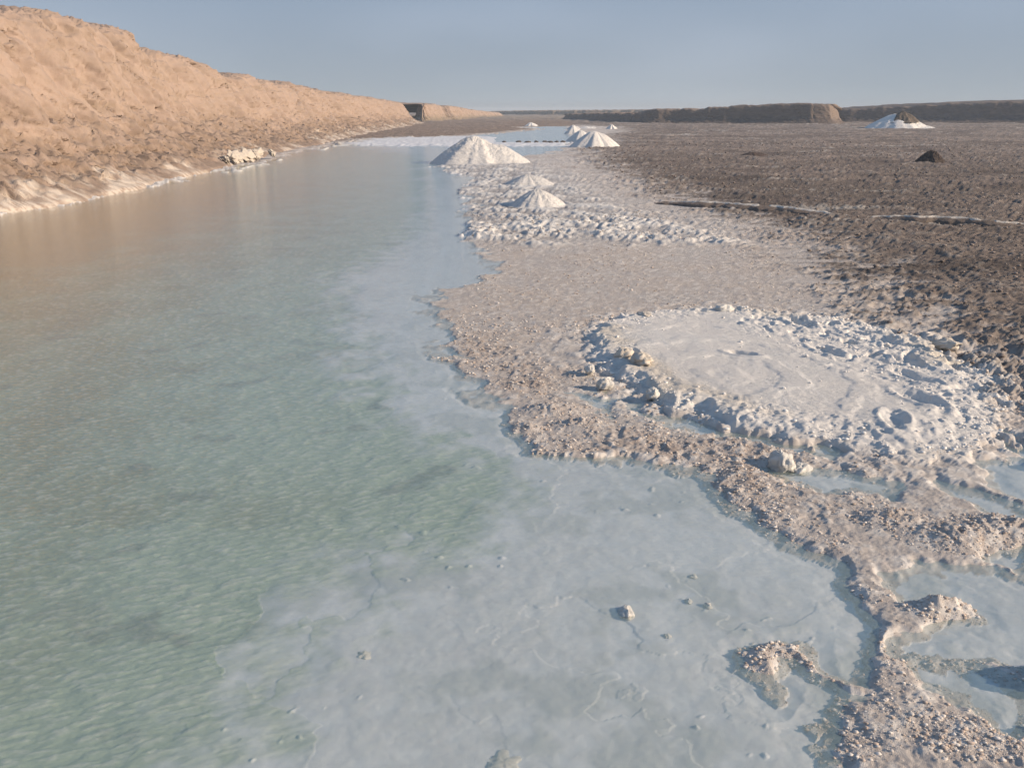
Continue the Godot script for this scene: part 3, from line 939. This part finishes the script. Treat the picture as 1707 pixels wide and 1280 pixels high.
func _ready() -> void:
	var cam := Camera3D.new()
	cam.name = "camera"
	cam.fov = 50.0
	cam.near = 0.05
	cam.far = 4000.0
	cam.position = Vector3(0, 1.6, 0)
	cam.rotation_degrees.x = -18.38
	add_child(cam)
	cam.current = true

	var env := Environment.new()
	var sky := ProceduralSkyMaterial.new()
	sky.sky_top_color = Color(0.36, 0.465, 0.59)
	sky.sky_horizon_color = Color(0.51, 0.535, 0.555)
	sky.sky_curve = 0.14
	sky.ground_bottom_color = Color(0.30, 0.27, 0.25)
	sky.ground_horizon_color = Color(0.56, 0.58, 0.60)
	sky.sun_angle_max = 1.0
	# thin uneven haze
	var haze := noise("haze", 1.0, 4)
	var cover := Image.create(512, 256, false, Image.FORMAT_RGBA8)
	for y in 256:
		for x in 512:
			var an := TAU * x / 512.0
			var wisp := clampf(haze.get_noise_3d(cos(an) * 1.6, y * 0.085, sin(an) * 1.6) * 1.3 + 0.25, 0.0, 1.0)
			cover.set_pixel(x, y, Color(1, 1, 1, wisp * (1.0 if y < 128 else 0.0)))
	sky.sky_cover = ImageTexture.create_from_image(cover)
	sky.sky_cover_modulate = Color(0.30, 0.30, 0.32, 0.40)
	env.background_mode = Environment.BG_SKY
	env.sky = Sky.new()
	env.sky.sky_material = sky
	env.tonemap_mode = Environment.TONE_MAPPER_LINEAR
	env.tonemap_exposure = 1.74
	env.sdfgi_enabled = true
	env.ssao_enabled = true
	env.ssil_enabled = true
	env.fog_enabled = true
	env.fog_density = 0.0010
	env.fog_light_color = Color(0.80, 0.84, 0.88)
	var we := WorldEnvironment.new()
	we.name = "environment"
	we.environment = env
	add_child(we)

	var sun := DirectionalLight3D.new()
	sun.name = "sun"
	sun.light_energy = 1.34
	sun.light_color = Color(1.0, 0.91, 0.80)
	sun.light_angular_distance = 0.6
	sun.shadow_enabled = true
	sun.rotation_degrees = Vector3(-22.0, 78.0, 0.0)   # from the right, a little behind the viewer
	add_child(sun)

	noise("w0", 0.35, 3)
	noise("w1", 2.2, 3)
	noise("w2", 11.0, 3)
	noise("fb3", 0.9, 4)
	noise("med", 6.0, 4)
	noise("plate", 1.9, 1, FastNoiseLite.TYPE_CELLULAR).cellular_return_type = FastNoiseLite.RETURN_CELL_VALUE
	noise("blob", 2.4, 2)
	noise("blot", 1.4, 2)
	noise("nub", 9.0, 2)
	noise("rip", 9.0, 3)
	noise("ridge", 7.0, 4, FastNoiseLite.TYPE_SIMPLEX, FastNoiseLite.FRACTAL_RIDGED)
	noise("cell1", 34.0, 1, FastNoiseLite.TYPE_CELLULAR)
	noise("cell2", 60.0, 1, FastNoiseLite.TYPE_CELLULAR)
	noise("cell3", 14.0, 2, FastNoiseLite.TYPE_CELLULAR)
	noise("clod", 8.5, 2, FastNoiseLite.TYPE_CELLULAR)
	noise("broad", 0.12, 4)
	noise("streak", 0.35, 3)
	noise("boot", 4.2, 2)
	noise("b1", 0.9, 4, FastNoiseLite.TYPE_SIMPLEX, FastNoiseLite.FRACTAL_RIDGED)
	noise("b2", 1.0, 4)
	noise("b3", 4.5, 4)
	noise("b4", 1.0, 3)
	noise("b6", 0.9, 2, FastNoiseLite.TYPE_SIMPLEX, FastNoiseLite.FRACTAL_RIDGED)
	noise("b7", 3.0, 2)
	noise("b5", 0.8, 3, FastNoiseLite.TYPE_SIMPLEX, FastNoiseLite.FRACTAL_RIDGED)
	noise("lump", 1.0, 3)
	noise("heap_cell", 7.0, 2, FastNoiseLite.TYPE_CELLULAR)
	grain_tex = seamless(0.11, 4, 1024, FastNoiseLite.TYPE_SIMPLEX_SMOOTH, 3)
	coarse_tex = seamless(0.03, 5, 1024, FastNoiseLite.TYPE_SIMPLEX_SMOOTH, 8)
	grain_tint = seamless(0.09, 4, 1024, FastNoiseLite.TYPE_SIMPLEX_SMOOTH, 6, 0.84, 1.0)

	# boundaries across the channel: [d, x]
	tab_shelf = table([[0.5, -0.95], [1.69, -0.65], [1.87, -0.59], [2.05, -0.52], [2.38, -0.43], [2.74, -0.21], [3.13, 0.12], [3.4, 0.12], [3.66, 0.0], [3.93, -0.2], [4.29, -0.44], [5.55, -0.9], [8.3, -1.5], [9.38, -1.2], [11.3, -1.1], [14.6, -1.1], [22.5, -1.6], [32.0, -3.0], [40.0, -6.0], [44.0, -9.5]])
	tab_shore = table([[0.5, 0.9], [1.69, 0.87], [1.82, 0.84], [1.97, 0.93], [2.13, 1.08], [2.32, 1.14], [2.61, 1.17], [3.02, 0.97], [3.49, 0.82], [3.59, 0.59], [3.74, 0.08], [4.19, -0.04], [5.19, -0.45], [6.13, -0.59], [7.43, -0.85], [8.05, -0.32], [8.81, -0.22], [10.75, -0.65], [14.6, -0.79], [20.5, -1.21], [26.2, -2.2], [29.3, -0.6], [32.4, 1.06], [43.0, 2.91], [58.9, 3.76], [86.5, 5.21], [95.0, 5.3]])
	tab_mud = table([[0.5, 3.6], [4.5, 3.1], [5.16, 2.98], [5.95, 2.85], [9.0, 3.2], [11.3, 3.5], [14.6, 2.9], [20.5, 2.57], [30.7, 2.3], [36.4, 2.5], [43.0, 4.4], [58.9, 5.6], [67.0, 8.0], [86.0, 9.5], [100.0, 6.0], [120.0, 0.0]])
	tab_left = table([[0.5, -9.6], [13.3, -8.2], [15.3, -7.9], [21.8, -8.1], [28.5, -8.3], [43.0, -8.8], [50.0, -8.6], [53.0, -7.0], [55.0, -4.0], [60.0, -2.0], [68.0, 0.2], [76.0, 2.4], [79.0, 2.7], [83.0, 1.0], [88.0, 1.5], [93.0, 8.0]])
	lobes = [poly([0.71, 2.17, 0.95, 2.24, 0.97, 2.1, 1.15, 2.0, 1.1, 1.93, 0.94, 1.95, 0.86, 2.07, 0.76, 1.98, 0.65, 2.07]), poly([0.82, 1.88, 0.87, 1.9, 0.95, 1.78, 1.1, 1.7, 1.1, 1.5, 0.83, 1.6])]
	pools = [poly([1.41, 2.63, 1.84, 2.59, 2.6, 2.5, 2.6, 2.1, 1.55, 2.09, 1.22, 2.19, 1.38, 2.28, 1.57, 2.35, 1.54, 2.46, 1.37, 2.49]), poly([1.27, 2.1, 1.4, 2.05, 1.47, 1.95, 1.39, 1.82, 1.36, 1.97, 1.25, 2.03]), poly([0.79, 4.3, 1.12, 4.15, 1.62, 3.76, 1.56, 3.69, 1.08, 3.97, 0.81, 4.19]), poly([1.23, 3.54, 1.53, 3.52, 1.74, 3.35, 1.66, 3.29, 1.47, 3.35, 1.28, 3.43]),
		poly([2.47, 4.19, 2.61, 3.89, 2.5, 3.7, 2.43, 3.93]), poly([2.27, 3.59, 2.46, 3.63, 2.5, 3.3, 2.23, 3.24, 2.17, 3.36]), poly([1.97, 3.33, 2.14, 3.1, 2.1, 3.02, 2.01, 3.16]), poly([0.37, 4.72, 0.65, 4.54, 0.61, 4.46, 0.38, 4.61]), poly([1.82, 2.78, 1.97, 2.8, 1.89, 2.67, 1.81, 2.71])]
	for p in lobes:
		lobe_boxes.append(box_of(p, 0.3))
	for p in pools:
		pool_boxes.append(box_of(p, 0.3))
	ring = poly([0.59, 5.95, 0.62, 5.33, 0.86, 4.45, 1.29, 4.06, 1.65, 3.86, 1.98, 3.66, 2.39, 3.9, 2.91, 4.81, 3.01, 5.62, 2.59, 6.32, 1.73, 6.68, 0.94, 6.41])

	for e in [
		[1.87, 30.72, 4.25, 29.20, 28.50, 31.42, 0.10, 0.90],
		[2.63, 21.04, 5.02, 21.04, 20.42, 21.66, 0.08, 0.90],
		[5.02, 21.04, 9.10, 22.68, 20.42, 23.30, 0.08, 0.30],
		[9.10, 22.68, 14.11, 23.37, 22.10, 23.95, 0.07, 0.25],
		[3.27, 12.03, 4.36, 12.43, 11.37, 13.09, 0.09, 0.70],
		[4.36, 12.43, 6.27, 12.30, 11.64, 13.09, 0.09, 0.90],
		[6.27, 12.30, 7.46, 12.10, 11.60, 12.80, 0.05, 0.60],
		[2.31, 15.61, 4.78, 13.98, 13.40, 16.19, 0.07, 0.90],
		[3.20, 8.99, 3.49, 9.58, 8.49, 10.08, 0.05, 0.60],
		[3.49, 9.58, 4.55, 10.50, 9.12, 10.96, 0.04, 0.50],
		[4.55, 10.50, 6.05, 11.19, 10.04, 11.65, 0.04, 0.35],
		[34.79, 93.23, 36.52, 86.53, 85.43, 94.33, 0.20, 0.70],
		[28.24, 63.62, 30.98, 61.97, 61.07, 64.52, 0.15, 0.80],
		[5.40, 46.35, 7.70, 44.61, 43.51, 47.45, 0.20, 0.50],
	]:
		salt_lines.append(PackedFloat32Array(e))
	build_ground()
	build_water()
	build_bluffs()
	build_floor()
	build_heaps()
	ridge("low_bank", "long low mud bank with a salt crest between the raked ground and the mud", "bank", [Vector2(2.66, 15.1), Vector2(3.6, 14.3), Vector2(4.62, 13.5), Vector2(5.2, 12.7)], 0.24, 0.065, Color(0.21, 0.17, 0.145), Color(0.60, 0.56, 0.51), 1)
	ridge("low_bank", "short salt topped bank continuing right of the long one", "bank", [Vector2(5.3, 12.9), Vector2(6.2, 12.3), Vector2(7.6, 11.6)], 0.20, 0.07, Color(0.2, 0.16, 0.135), Color(0.60, 0.55, 0.49), 4)
	build_lumps()
	crumbs()
